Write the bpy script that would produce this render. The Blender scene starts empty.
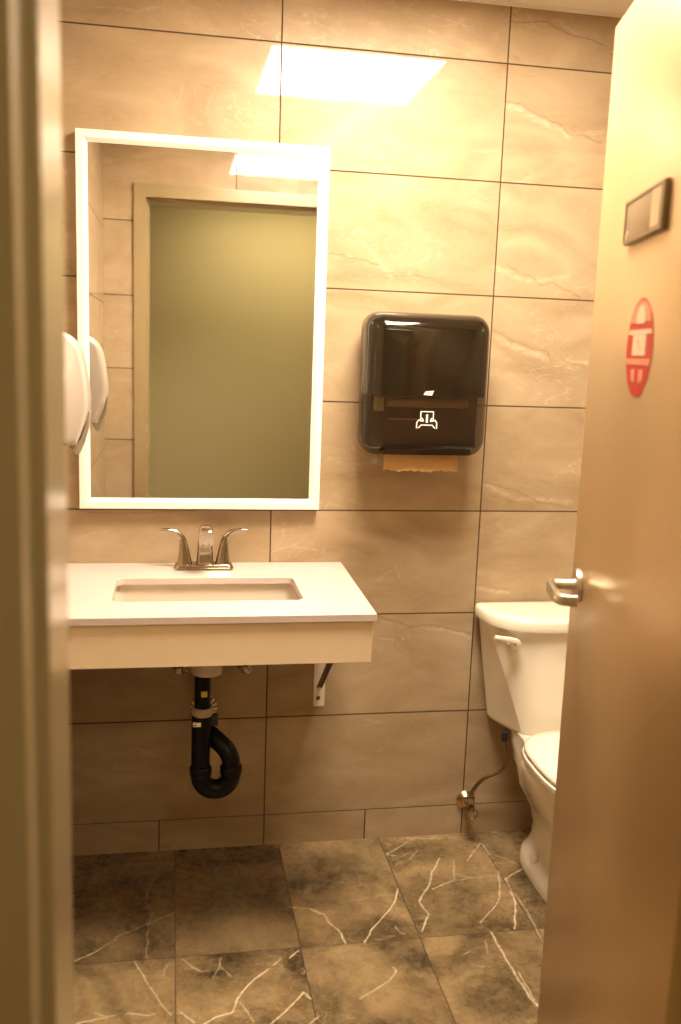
import bpy, bmesh, math, random
import numpy as np
from mathutils import Vector, Matrix, Euler

C = bpy.context.scene.collection
scene = bpy.context.scene
random.seed(4)

# ------------------------------------------------------------------ camera
cam_data = bpy.data.cameras.new('camera')
cam = bpy.data.objects.new('camera', cam_data); C.objects.link(cam)
scene.camera = cam
W3 = Vector((-0.1726, -0.0201, -0.1780))
rot = Matrix.Rotation(W3.length, 3, W3.normalized())
base = Matrix(((1, 0, 0), (0, 0, -1), (0, 1, 0)))
cam.matrix_world = Matrix.Translation((-0.274, -2.5673, 1.4523)) @ (rot @ base).to_4x4()
cam_data.sensor_fit = 'VERTICAL'; cam_data.sensor_height = 36.0
cam_data.lens = 936.14 / 1024 * 36.0
cam_data.clip_start = 0.02
cam_data.dof.use_dof = True
cam_data.dof.focus_distance = 2.5
cam_data.dof.aperture_fstop = 2.9

# ------------------------------------------------------------------ light and exposure
LIGHT_COL = (1.0, 0.865, 0.66)
ROOM_LIGHT = 12.2
HALL_LIGHT = 3.8
scene.view_settings.view_transform = 'Standard'
scene.view_settings.look = 'None'
scene.view_settings.gamma = 1.0
scene.view_settings.use_curve_mapping = False
scene.view_settings.exposure = 2.5
world = bpy.data.worlds.new('world'); scene.world = world
world.use_nodes = True
world.node_tree.nodes['Background'].inputs[0].default_value = (0.9, 0.75, 0.5, 1)
world.node_tree.nodes['Background'].inputs[1].default_value = 0.02

# ------------------------------------------------------------------ dimensions
XL, XR = -0.558, 1.25          # left and right wall
YF, YH = -1.62, -1.85          # room face and hallway face of the front wall
CEIL = 2.375
BASE_H = 0.0942; ROW = 0.305; COLW = 0.61
OPL, OPR, OPT = -0.382, 0.383, 2.056
HALL_Y = -3.35

# ------------------------------------------------------------------ material helpers
MATS = {}
def mat(name, color=(.8, .8, .8), rough=.5, metal=0.0, coat=0.0, coat_rough=.05, spec=.5, bump=0.0, bump_scale=40, vary=0.0, vary_scale=6):
    m = bpy.data.materials.new(name); m.use_nodes = True
    nt = m.node_tree; b = nt.nodes['Principled BSDF']
    b.inputs['Base Color'].default_value = (*color, 1)
    b.inputs['Roughness'].default_value = rough
    b.inputs['Metallic'].default_value = metal
    b.inputs['Coat Weight'].default_value = coat
    b.inputs['Coat Roughness'].default_value = coat_rough
    b.inputs['Specular IOR Level'].default_value = spec
    tc = nt.nodes.new('ShaderNodeTexCoord')
    if vary > 0:
        n = nt.nodes.new('ShaderNodeTexNoise'); n.inputs['Scale'].default_value = vary_scale; n.inputs['Detail'].default_value = 5
        r = nt.nodes.new('ShaderNodeMix'); r.data_type = 'RGBA'
        r.inputs[6].default_value = (*[c * (1 - vary) for c in color], 1)
        r.inputs[7].default_value = (*[min(1, c * (1 + vary)) for c in color], 1)
        nt.links.new(tc.outputs['Object'], n.inputs['Vector'])
        nt.links.new(n.outputs['Fac'], r.inputs[0]); nt.links.new(r.outputs[2], b.inputs['Base Color'])
    if bump > 0:
        n = nt.nodes.new('ShaderNodeTexNoise'); n.inputs['Scale'].default_value = bump_scale; n.inputs['Detail'].default_value = 4
        k = nt.nodes.new('ShaderNodeBump'); k.inputs['Strength'].default_value = bump; k.inputs['Distance'].default_value = .002
        nt.links.new(tc.outputs['Object'], n.inputs['Vector'])
        nt.links.new(n.outputs['Fac'], k.inputs['Height']); nt.links.new(k.outputs[0], b.inputs['Normal'])
    MATS[name] = m
    return m

class G:
    """small node-graph helper"""
    def __init__(s, m): s.nt = m.node_tree; s.b = s.nt.nodes['Principled BSDF']
    def n(s, t, **k):
        x = s.nt.nodes.new(t)
        for a, v in k.items(): setattr(x, a, v)
        return x
    def l(s, a, b): s.nt.links.new(a, b)
    def m(s, op, a, b=None, c=None, clamp=False):
        x = s.n('ShaderNodeMath', operation=op); x.use_clamp = clamp
        for i, v in enumerate((a, b, c)):
            if v is None: continue
            if isinstance(v, (int, float)): x.inputs[i].default_value = v
            else: s.l(v, x.inputs[i])
        return x.outputs[0]
    def mix(s, f, a, b):
        x = s.n('ShaderNodeMix', data_type='RGBA')
        for i, v in ((0, f), (6, a), (7, b)):
            if isinstance(v, tuple): x.inputs[i].default_value = (*v, 1)
            elif isinstance(v, (int, float)): x.inputs[i].default_value = v
            else: s.l(v, x.inputs[i])
        return x.outputs[2]
    def noise(s, vec, scale, detail=5, dist=0.0, rough=.5):
        x = s.n('ShaderNodeTexNoise'); x.inputs['Scale'].default_value = scale; x.inputs['Detail'].default_value = detail
        x.inputs['Distortion'].default_value = dist; x.inputs['Roughness'].default_value = rough
        s.l(vec, x.inputs['Vector']); return x.outputs['Fac']
    def ramp(s, f, a, b):
        x = s.n('ShaderNodeMapRange'); x.clamp = True
        s.l(f, x.inputs[0]); x.inputs[1].default_value = a; x.inputs[2].default_value = b
        return x.outputs[0]

def joint(g, coord, pitch, offset, half):
    """1 on a joint every pitch metres, 0 elsewhere"""
    t = g.m('SUBTRACT', coord, offset)
    t = g.m('DIVIDE', t, pitch)
    fr = g.m('SUBTRACT', t, g.m('ROUND', t))
    d = g.m('MULTIPLY', g.m('ABSOLUTE', fr), pitch)
    return g.m('SUBTRACT', 1.0, g.ramp(d, half * .6, half * 1.3), clamp=True)

def wall_tile_mat(name, axis, zoff, uoff, pitch_u=COLW, base_row=False, attr=True):
    m = mat(name, rough=.38, coat=0.0)
    g = G(m)
    tc = g.n('ShaderNodeNewGeometry')
    sep = g.n('ShaderNodeSeparateXYZ'); g.l(tc.outputs['Position'], sep.inputs[0])
    u = sep.outputs[0] if axis == 'x' else sep.outputs[1]
    z = sep.outputs[2]
    ju = joint(g, u, pitch_u, uoff, .0020)
    j = ju if base_row else g.m('MAXIMUM', ju, joint(g, z, ROW, zoff, .0020))
    # tile index for tone variation
    iu = g.m('FLOOR', g.m('DIVIDE', g.m('SUBTRACT', u, uoff), pitch_u))
    iz = g.m('FLOOR', g.m('DIVIDE', g.m('SUBTRACT', z, zoff), ROW))
    cmb = g.n('ShaderNodeCombineXYZ'); g.l(iu, cmb.inputs[0]); g.l(iz, cmb.inputs[1])
    wn = g.n('ShaderNodeTexWhiteNoise'); g.l(cmb.outputs[0], wn.inputs['Vector'])
    # shifted coordinates, each tile has its own piece of the stone
    sc = g.n('ShaderNodeVectorMath', operation='SCALE'); g.l(wn.outputs['Color'], sc.inputs[0]); sc.inputs['Scale'].default_value = 7.0
    ad = g.n('ShaderNodeVectorMath', operation='ADD'); g.l(tc.outputs['Position'], ad.inputs[0]); g.l(sc.outputs[0], ad.inputs[1])
    st = g.n('ShaderNodeVectorMath', operation='MULTIPLY'); g.l(ad.outputs[0], st.inputs[0])
    st.inputs[1].default_value = (1, 1, 2.2)
    cloud = g.noise(st.outputs[0], 3.2, 6, 1.2)
    fine = g.noise(st.outputs[0], 26, 6, 2.0)
    col = g.mix(g.ramp(cloud, .3, .7), (.315, .212, .112), (.47, .348, .215))
    col = g.mix(g.m('MULTIPLY', g.ramp(fine, .35, .75), .3), col, (.47, .36, .25))
    # wispy thin veins
    v = g.noise(st.outputs[0], 5.0, 7, 2.4, .55)
    thin = g.m('SUBTRACT', 1.0, g.ramp(g.m('ABSOLUTE', g.m('SUBTRACT', v, .5)), .0, .012), clamp=True)
    gate = g.ramp(g.noise(st.outputs[0], 2.3, 3), .5, .66)
    col = g.mix(g.m('MULTIPLY', g.m('MULTIPLY', thin, gate), .38), col, (.76, .62, .46))
    v2 = g.noise(st.outputs[0], 8.0, 6, 1.6, .6)
    thin2 = g.m('SUBTRACT', 1.0, g.ramp(g.m('ABSOLUTE', g.m('SUBTRACT', v2, .46)), .0, .008), clamp=True)
    gate2 = g.ramp(g.noise(st.outputs[0], 3.1, 3), .55, .68)
    col = g.mix(g.m('MULTIPLY', g.m('MULTIPLY', thin2, gate2), .45), col, (.25, .165, .09))
    col = g.mix(g.m('MULTIPLY', wn.outputs['Value'], .12), col, (.38, .28, .18))
    if attr:
        a = g.n('ShaderNodeAttribute', attribute_name='vein')
        s2 = g.n('ShaderNodeSeparateColor'); g.l(a.outputs['Color'], s2.inputs[0])
        br = g.m('MULTIPLY', s2.outputs[0], g.m('MULTIPLY_ADD', g.ramp(fine, .35, .6), .8, .2))
        col = g.mix(g.m('MULTIPLY', br, .42), col, (.80, .66, .50))
        col = g.mix(g.m('MULTIPLY', s2.outputs[1], .7), col, (.22, .14, .07))
    col = g.mix(g.m('MULTIPLY', j, .92), col, (.045, .022, .007))
    g.l(col, g.b.inputs['Base Color'])
    g.l(g.m('MULTIPLY_ADD', j, .5, .36), g.b.inputs['Roughness'])
    g.l(g.m('MULTIPLY', g.m('SUBTRACT', 1.0, j), .8), g.b.inputs['Coat Weight'])
    g.b.inputs['Coat Roughness'].default_value = .035
    g.b.inputs['Specular IOR Level'].default_value = .25
    bp = g.n('ShaderNodeBump'); bp.inputs['Strength'].default_value = .6; bp.inputs['Distance'].default_value = .001; bp.invert = True
    g.l(j, bp.inputs['Height']); g.l(bp.outputs[0], g.b.inputs['Normal'])
    return m

def floor_mat():
    m = mat('floor_marble', rough=.3)
    g = G(m)
    tc = g.n('ShaderNodeNewGeometry')
    sep = g.n('ShaderNodeSeparateXYZ'); g.l(tc.outputs['Position'], sep.inputs[0])
    x, y = sep.outputs[0], sep.outputs[1]
    j = g.m('MAXIMUM', joint(g, x, .3045, .045, .0015), joint(g, y, .61, -.4959, .0015))
    ix = g.m('FLOOR', g.m('DIVIDE', g.m('SUBTRACT', x, .045), .3045))
    iy = g.m('FLOOR', g.m('DIVIDE', g.m('SUBTRACT', y, -.4959), .61))
    cmb = g.n('ShaderNodeCombineXYZ'); g.l(ix, cmb.inputs[0]); g.l(iy, cmb.inputs[1])
    wn = g.n('ShaderNodeTexWhiteNoise'); g.l(cmb.outputs[0], wn.inputs['Vector'])
    sc = g.n('ShaderNodeVectorMath', operation='SCALE'); g.l(wn.outputs['Color'], sc.inputs[0]); sc.inputs['Scale'].default_value = 9.0
    ad = g.n('ShaderNodeVectorMath', operation='ADD'); g.l(tc.outputs['Position'], ad.inputs[0]); g.l(sc.outputs[0], ad.inputs[1])
    P = ad.outputs[0]
    cloud = g.noise(P, 5, 8, .8, .55)
    fine = g.noise(P, 45, 6, .6, .6)
    col = g.mix(g.ramp(cloud, .33, .68), (.055, .034, .014), (.35, .235, .115))
    col = g.mix(g.m('MULTIPLY', g.ramp(fine, .5, .8), .35), col, (.48, .36, .22))
    mot = g.noise(P, 18, 7, 1.0, .65)
    col = g.mix(g.m('MULTIPLY', g.ramp(mot, .56, .75), .28), col, (.52, .39, .24))
    # fine broken veins
    v = g.noise(P, 9, 8, 1.5, .6)
    thin = g.m('SUBTRACT', 1.0, g.ramp(g.m('ABSOLUTE', g.m('SUBTRACT', v, .5)), .0, .012), clamp=True)
    gate = g.ramp(g.noise(P, 5.5, 3), .54, .66)
    col = g.mix(g.m('MULTIPLY', g.m('MULTIPLY', thin, gate), .55), col, (.62, .47, .29))
    # long veins away from the recorded part of the floor
    vo = g.n('ShaderNodeTexVoronoi', feature='DISTANCE_TO_EDGE'); vo.inputs['Scale'].default_value = 3.2
    dn = g.n('ShaderNodeTexNoise'); dn.inputs['Scale'].default_value = 6; g.l(P, dn.inputs['Vector'])
    d2 = g.n('ShaderNodeVectorMath', operation='SCALE'); g.l(dn.outputs['Color'], d2.inputs[0]); d2.inputs['Scale'].default_value = .25
    d3 = g.n('ShaderNodeVectorMath', operation='ADD'); g.l(P, d3.inputs[0]); g.l(d2.outputs[0], d3.inputs[1])
    g.l(d3.outputs[0], vo.inputs['Vector'])
    lv = g.m('SUBTRACT', 1.0, g.ramp(vo.outputs['Distance'], .0, .012), clamp=True)
    far = g.m('MAXIMUM', g.m('LESS_THAN', y, -.83), g.m('GREATER_THAN', x, .80))
    lv = g.m('MULTIPLY', g.m('MULTIPLY', lv, g.ramp(g.noise(P, 3, 2), .45, .55)), far)
    a = g.n('ShaderNodeAttribute', attribute_name='vein')
    s2 = g.n('ShaderNodeSeparateColor'); g.l(a.outputs['Color'], s2.inputs[0])
    vv = g.m('MAXIMUM', s2.outputs[0], g.m('MULTIPLY', lv, .8))
    vv = g.m('MULTIPLY', vv, g.m('MULTIPLY_ADD', g.ramp(fine, .35, .55), .4, .6))
    col = g.mix(g.m('MULTIPLY', j, .8), col, (.035, .02, .009))
    col = g.mix(g.m('MULTIPLY', vv, .8), col, (.90, .75, .52))
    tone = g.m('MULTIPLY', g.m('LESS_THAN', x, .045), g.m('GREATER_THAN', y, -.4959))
    col = g.mix(g.m('MULTIPLY', tone, .3), col, (.05, .03, .012))  # counter shadow deepened in the colour: tiles beneath it painted darker
    g.l(col, g.b.inputs['Base Color'])
    g.l(g.m('MULTIPLY_ADD', j, .4, g.m('MULTIPLY_ADD', fine, .2, .18)), g.b.inputs['Roughness'])
    g.b.inputs['Specular IOR Level'].default_value = .5
    bp = g.n('ShaderNodeBump'); bp.inputs['Strength'].default_value = .5; bp.inputs['Distance'].default_value = .001; bp.invert = True
    g.l(j, bp.inputs['Height']); g.l(bp.outputs[0], g.b.inputs['Normal'])
    return m

M_BACK = wall_tile_mat('tile_back', 'x', BASE_H, 0.0)
M_BASE = wall_tile_mat('tile_base', 'x', 0.0, 0.0, .305, True, False)
M_SIDE = wall_tile_mat('tile_side', 'y', BASE_H, -.2, attr=False)
M_FRONT = wall_tile_mat('tile_front', 'x', BASE_H + .035, -.01, attr=False)
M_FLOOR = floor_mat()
M_CEIL = mat('ceiling_paint', (.90, .84, .74), .8, bump=.3, bump_scale=120)
M_HALL = mat('hall_paint', (.50, .41, .215), .75, bump=.15, bump_scale=90)
M_JAMB = mat('jamb_paint', (.31, .225, .115), .32, coat=.8, coat_rough=.22, bump=.04, bump_scale=60)
M_DOOR = mat('door_paint', (.55, .365, .175), .32, metal=.52, coat=.25, coat_rough=.28, bump=.03, bump_scale=30)
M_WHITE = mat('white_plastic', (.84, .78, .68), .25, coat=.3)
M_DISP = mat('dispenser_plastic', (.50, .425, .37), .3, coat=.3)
M_FRAME = mat('white_frame', (.86, .82, .76), .35)
M_PORC = mat('porcelain', (.88, .80, .66), .12, coat=.6)
M_QUARTZ = mat('quartz', (.60, .51, .475), .28, vary=.02, vary_scale=60)
M_APRON = mat('apron_laminate', (.78, .64, .46), .42, vary=.03, vary_scale=30)
M_MIRROR = mat('mirror_silver', (.93, .93, .90), .0, metal=1)
M_CHROME = mat('chrome', (.50, .43, .36), .12, metal=1)
M_SATIN = mat('satin_steel', (.72, .66, .56), .28, metal=1)
M_BRASS = mat('aged_brass', (.55, .40, .22), .3, metal=1)
M_ABS = mat('black_abs', (.0035, .0035, .0045), .34, spec=.22)
M_BASIN = mat('basin_ceramic', (.60, .51, .42), .15, coat=.4)
M_HOSE = mat('dull_hose', (.26, .19, .13), .38, metal=1)
M_SMOKE = mat('smoky_black', (.010, .006, .003), .08, coat=.35, coat_rough=.04, spec=.4)
M_DARK = mat('dark_inside', (.035, .022, .012), .5)
M_ROLL = mat('kraft_roll', (.40, .22, .10), .85)
M_KRAFT = mat('kraft_paper', (.62, .38, .16), .9, bump=.5, bump_scale=150)
M_PRINT = mat('white_print', (.92, .88, .80), .6)
M_RED = mat('red_print', (.42, .016, .005), .45)
M_PINK = mat('pale_pink_print', (.55, .20, .10), .5)
M_CREAMP = mat('cream_print', (.58, .42, .27), .5)
M_BLACKP = mat('dark_print', (.03, .02, .015), .6)
M_YEL = mat('yellow_label', (.75, .55, .08), .6)
M_RUST = mat('rusty_steel', (.20, .10, .045), .6, metal=.4)
M_PLAQUE = mat('plaque_metal', (.25, .175, .095), .38, metal=.3)
M_PLAQUE_L = mat('plaque_light', (.42, .29, .165), .4)
M_RUBBER = mat('black_rubber', (.02, .016, .012), .6)
M_GREEN = mat('green_plastic', (.36, .33, .10), .5)
M_LENS = mat('dark_lens', (.01, .01, .01), .1)
# smoky see-through window of the dispenser
M_WIN = mat('smoky_window', (.030, .016, .008), .1)
M_WIN.node_tree.nodes['Principled BSDF'].inputs['Alpha'].default_value = .55
# wall flange: shadow strokes painted into its colour as radial stripes
M_FLANGE = mat('flange_shadow_strokes', (.9, .85, .75), .5)
g = G(M_FLANGE)
tcx = g.n('ShaderNodeTexCoord'); sp = g.n('ShaderNodeSeparateXYZ'); g.l(tcx.outputs['Object'], sp.inputs[0])
an = g.m('ARCTAN2', sp.outputs[2], sp.outputs[0])
strp = g.m('GREATER_THAN', g.m('SINE', g.m('MULTIPLY', an, 16)), .35)
g.l(g.mix(strp, (.9, .84, .72), (.35, .07, .03)), g.b.inputs['Base Color'])

def emit(name, col, strength):
    m = bpy.data.materials.new(name); m.use_nodes = True
    nt = m.node_tree; nt.nodes.remove(nt.nodes['Principled BSDF'])
    e = nt.nodes.new('ShaderNodeEmission'); e.inputs[0].default_value = (*col, 1); e.inputs[1].default_value = strength
    nt.links.new(e.outputs[0], nt.nodes['Material Output'].inputs[0])
    return m
M_PANEL = emit('room_panel_glow', LIGHT_COL, ROOM_LIGHT)
M_PANELH = emit('hall_panel_glow', (1.0, .86, .55), HALL_LIGHT)

# ------------------------------------------------------------------ object helpers
def tag(o, label=None, cat=None, group=None, kind=None):
    if label: o['label'] = label
    if cat: o['category'] = cat
    if group: o['group'] = group
    if kind: o['kind'] = kind
    return o
def empty(name, loc=(0, 0, 0), label=None, cat=None, kind=None, rotz=0):
    o = bpy.data.objects.new(name, None); C.objects.link(o)
    o.empty_display_size = .05
    o.location = loc; o.rotation_euler = (0, 0, rotz)
    return tag(o, label, cat, None, kind)
def wm(o):
    m = Matrix.Identity(4)
    while o is not None:
        m = Matrix.LocRotScale(o.location, o.rotation_euler, o.scale) @ m
        o = o.parent
    return m
def obj(name, bm, m, parent=None, smooth=True, angle=40, local=False, origin=None, bevel=0.0):
    """link a bmesh (world coordinates unless local) as one mesh object"""
    bmesh.ops.recalc_face_normals(bm, faces=bm.faces)
    me = bpy.data.meshes.new(name)
    if smooth:
        for f in bm.faces: f.smooth = True
        a = math.radians(angle)
        for e in bm.edges:
            if len(e.link_faces) == 2 and e.calc_face_angle(0) > a: e.smooth = False
            elif len(e.link_faces) != 2: e.smooth = False
    o = bpy.data.objects.new(name, me); C.objects.link(o)
    o.parent = parent
    if not local:
        if origin is None and len(bm.verts):
            cs = [v.co for v in bm.verts]
            lo = Vector((min(c.x for c in cs), min(c.y for c in cs), min(c.z for c in cs)))
            hi = Vector((max(c.x for c in cs), max(c.y for c in cs), max(c.z for c in cs)))
            origin = (lo + hi) / 2
        pinv = wm(parent).inverted() if parent else Matrix.Identity(4)
        # keep mesh axis aligned with the parent
        T = Matrix.Translation(-(pinv @ Vector(origin))) @ pinv
        o.location = pinv @ Vector(origin)
        bmesh.ops.transform(bm, matrix=T, verts=bm.verts)
    elif origin is not None:
        bmesh.ops.translate(bm, vec=-Vector(origin), verts=bm.verts); o.location = origin
    bm.to_mesh(me); bm.free()
    if m: me.materials.append(m)
    if bevel > 0:
        md = o.modifiers.new('bevel', 'BEVEL'); md.width = bevel; md.segments = 3; md.limit_method = 'ANGLE'
    return o
def box(bm, x0, x1, y0, y1, z0, z1, bev=0.0, seg=2):
    r = bmesh.ops.create_cube(bm, size=1)
    vs = r['verts']
    for v in vs:
        v.co = Vector(((x0 + x1) / 2 + v.co.x * (x1 - x0), (y0 + y1) / 2 + v.co.y * (y1 - y0), (z0 + z1) / 2 + v.co.z * (z1 - z0)))
    if bev > 0:
        es = list({e for v in vs for e in v.link_edges})
        bmesh.ops.bevel(bm, geom=es, offset=bev, segments=seg, profile=.5, affect='EDGES')
    return bm
def B(*a, **k): return box(bmesh.new(), *a, **k)
def loft(bm, rings, cap=True, closed=True):
    vr = [[bm.verts.new(p) for p in r] for r in rings]
    n = len(vr[0])
    for a, b in zip(vr, vr[1:]):
        for i in range(n if closed else n - 1):
            k = (i + 1) % n
            try: bm.faces.new((a[i], a[k], b[k], b[i]))
            except ValueError: pass
    if cap:
        bm.faces.new(list(reversed(vr[0]))); bm.faces.new(vr[-1])
    return bm
def tube(bm, pts, rad, n=16, cap=True):
    """round tube along a smooth path"""
    pts = [Vector(p) for p in pts]
    rad = rad if isinstance(rad, (list, tuple)) else [rad] * len(pts)
    rings = []
    up = None
    for i, p in enumerate(pts):
        t = (pts[min(i + 1, len(pts) - 1)] - pts[max(i - 1, 0)]).normalized()
        if up is None:
            up = t.orthogonal().normalized()
        else:
            up = (up - t * up.dot(t)).normalized()
        s = t.cross(up)
        rings.append([p + (up * math.cos(a) + s * math.sin(a)) * rad[i] for a in [2 * math.pi * k / n for k in range(n)]])
    return loft(bm, rings, cap)
def spline(pts, k=8):
    """Catmull-Rom through the points"""
    P = [Vector(p) for p in pts]; P = [P[0] * 2 - P[1]] + P + [P[-1] * 2 - P[-2]]
    out = []
    for i in range(1, len(P) - 2):
        for j in range(k):
            t = j / k
            a, b, c, d = P[i - 1], P[i], P[i + 1], P[i + 2]
            out.append(.5 * ((2 * b) + (-a + c) * t + (2 * a - 5 * b + 4 * c - d) * t * t + (-a + 3 * b - 3 * c + d) * t ** 3))
    out.append(P[-2]); return out
def cyl(bm, c, axis, r0, r1, h, n=32, bev=0.0):
    """cylinder or cone from c along axis"""
    c = Vector(c); a = Vector(axis).normalized(); u = a.orthogonal().normalized(); s = a.cross(u)
    def ring(r, d): return [c + a * d + (u * math.cos(t) + s * math.sin(t)) * r for t in [2 * math.pi * k / n for k in range(n)]]
    if bev: rings = [ring(r0 - bev, 0), ring(r0, bev), ring(r1, h - bev), ring(r1 - bev * .3, h - bev * .3), ring(r1 - bev, h)]
    else: rings = [ring(r0, 0), ring(r1, h)]
    return loft(bm, rings)
def rrect(cx, cy, hx, hy, r, n=6):
    """rounded rectangle, 2D points"""
    out = []
    r = min(r, hx, hy)
    for (sx, sy, a0) in ((1, 1, 0), (-1, 1, 90), (-1, -1, 180), (1, -1, 270)):
        for k in range(n + 1):
            a = math.radians(a0 + 90 * k / n)
            out.append((cx + sx * (hx - r) + r * math.cos(a), cy + sy * (hy - r) + r * math.sin(a)))
    return out
def prism(bm, poly, f0, f1):
    """2D polygon mapped through f0 and f1 to its two faces"""
    return loft(bm, [[f0(*p) for p in poly], [f1(*p) for p in poly]])
def ringprism(bm, outer, inner, f0, f1):
    """a frame between two outlines with equal counts"""
    a = [[bm.verts.new(f(*p)) for p in pl] for f in (f0, f1) for pl in (outer, inner)]
    n = len(outer)
    o0, i0, o1, i1 = a
    for i in range(n):
        k = (i + 1) % n
        for q in ((o0[i], o0[k], i0[k], i0[i]), (o1[i], i1[i], i1[k], o1[k]), (o0[i], o1[i], o1[k], o0[k]), (i0[i], i0[k], i1[k], i1[i])):
            bm.faces.new(q)
    return bm

# ------------------------------------------------------------------ recorded veins, world coordinates: (width mm, strength, points)
FLOOR_VEINS=[(2.6,1,[(-0.493,-0.479),(-0.451,-0.454),(-0.404,-0.407)]),
(2.0,0.9,[(-0.405,-0.398),(-0.327,-0.354),(-0.26,-0.311)]),
(1.6,0.5,[(-0.302,-0.087),(-0.314,-0.135),(-0.331,-0.198),(-0.336,-0.26),(-0.318,-0.305),(-0.327,-0.362),(-0.328,-0.495)]),
(2,0.6,[(-0.355,-0.499),(-0.326,-0.575),(-0.294,-0.651),(-0.269,-0.697)]),
(2,0.7,[(-0.368,-0.677),(-0.323,-0.69),(-0.306,-0.686)]),
(2.5,0.6,[(-0.434,-0.667),(-0.411,-0.685),(-0.389,-0.679)]),
(3,0.6,[(-0.405,-0.686),(-0.472,-0.694)]),
(1.5,0.5,[(-0.274,-0.513),(-0.289,-0.56)]),
(1.8,0.6,[(-0.242,-0.506),(-0.22,-0.541),(-0.202,-0.553)]),
(2,0.8,[(-0.248,-0.688),(-0.22,-0.728)]),
(2.6,1,[(-0.2,-0.733),(-0.175,-0.716),(-0.136,-0.706),(-0.123,-0.667),(-0.101,-0.628),(-0.072,-0.594),(-0.042,-0.567)]),
(2.2,0.8,[(-0.027,-0.555),(-0.011,-0.537)]),
(2.2,0.8,[(0.012,-0.534),(0.039,-0.508)]),
(2.4,1,[(-0.054,-0.752),(-0.028,-0.726),(0.001,-0.696),(0.03,-0.659),(0.042,-0.682)]),
(1.6,0.5,[(-0.15,-0.51),(-0.158,-0.549),(-0.173,-0.585)]),
(1.5,0.5,[(-0.152,-0.549),(-0.129,-0.584)]),
(1.6,0.5,[(-0.225,-0.533),(-0.203,-0.557),(-0.181,-0.556)]),
(1.6,0.5,[(-0.117,-0.674),(-0.103,-0.707),(-0.089,-0.745)]),
(2,0.9,[(0.043,-0.326),(0.087,-0.336),(0.114,-0.365)]),
(1.6,0.5,[(-0.221,-0.296),(-0.157,-0.304)]),
(1.5,0.4,[(-0.017,-0.16),(0.012,-0.133),(0.046,-0.122)]),
(1.5,0.35,[(-0.148,-0.115),(-0.086,-0.147)]),
(1.6,0.5,[(-0.09,-0.358),(-0.075,-0.352)]),
(2.4,1,[(0.091,-0.338),(0.123,-0.365),(0.131,-0.404),(0.15,-0.439),(0.159,-0.497)]),
(2.4,1,[(0.206,-0.497),(0.233,-0.449),(0.28,-0.393),(0.317,-0.346),(0.345,-0.277)]),
(1.6,0.5,[(0.296,-0.437),(0.304,-0.466),(0.316,-0.476)]),
(2,0.65,[(0.154,-0.698),(0.195,-0.671),(0.237,-0.646),(0.258,-0.614),(0.258,-0.596)]),
(2.5,0.9,[(0.506,-0.132),(0.457,-0.213),(0.441,-0.26),(0.387,-0.341),(0.398,-0.399),(0.361,-0.469)]),
(2,0.7,[(0.352,-0.098),(0.388,-0.07),(0.433,-0.031)]),
(2,0.6,[(0.352,-0.098),(0.379,-0.107)]),
(1.6,0.5,[(0.362,-0.157),(0.42,-0.127),(0.448,-0.088)]),
(1.6,0.5,[(0.355,-0.135),(0.422,-0.096)]),
(3,0.7,[(0.435,-0.011),(0.537,-0.026)]),
(2.5,0.8,[(0.03,-0.762),(0.05,-0.744)]),
(1.5,0.4,[(0.209,-0.315),(0.274,-0.305),(0.296,-0.298)]),
(2,0.8,[(0.44,-0.286),(0.509,-0.254)]),
(1.5,0.5,[(0.509,-0.254),(0.622,-0.241)]),
(1.8,0.6,[(0.542,-0.155),(0.513,-0.249)]),
(1.5,0.5,[(0.525,-0.219),(0.556,-0.238),(0.569,-0.261)]),
(2,0.7,[(0.654,-0.063),(0.582,-0.154)]),
(2,0.7,[(0.654,-0.063),(0.658,-0.134)]),
(2,0.7,[(0.653,-0.223),(0.626,-0.314),(0.601,-0.37),(0.554,-0.421),(0.521,-0.453)]),
(2.6,1,[(0.653,-0.322),(0.648,-0.375),(0.603,-0.49)]),
(2.2,0.9,[(0.659,-0.266),(0.69,-0.24),(0.728,-0.221)]),
(1.8,0.6,[(0.671,-0.135),(0.7,-0.162),(0.724,-0.198)]),
(3,1,[(0.537,-0.495),(0.538,-0.591),(0.541,-0.668),(0.546,-0.749),(0.554,-0.784)]),
(2,0.8,[(0.551,-0.655),(0.552,-0.721),(0.553,-0.774)]),
(1.5,0.5,[(0.623,-0.323),(0.644,-0.346)]),
(1.8,0.6,[(0.66,-0.261),(0.655,-0.317),(0.664,-0.387),(0.661,-0.47),(0.654,-0.556)]),
(1.6,0.6,[(0.438,-0.574),(0.457,-0.564)]),
(1.6,0.5,[(0.511,-0.53),(0.5,-0.578)]),
(1.6,0.5,[(0.442,-0.61),(0.474,-0.626)]),
(1.5,0.5,[(0.683,-0.427),(0.702,-0.439)])]
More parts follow.
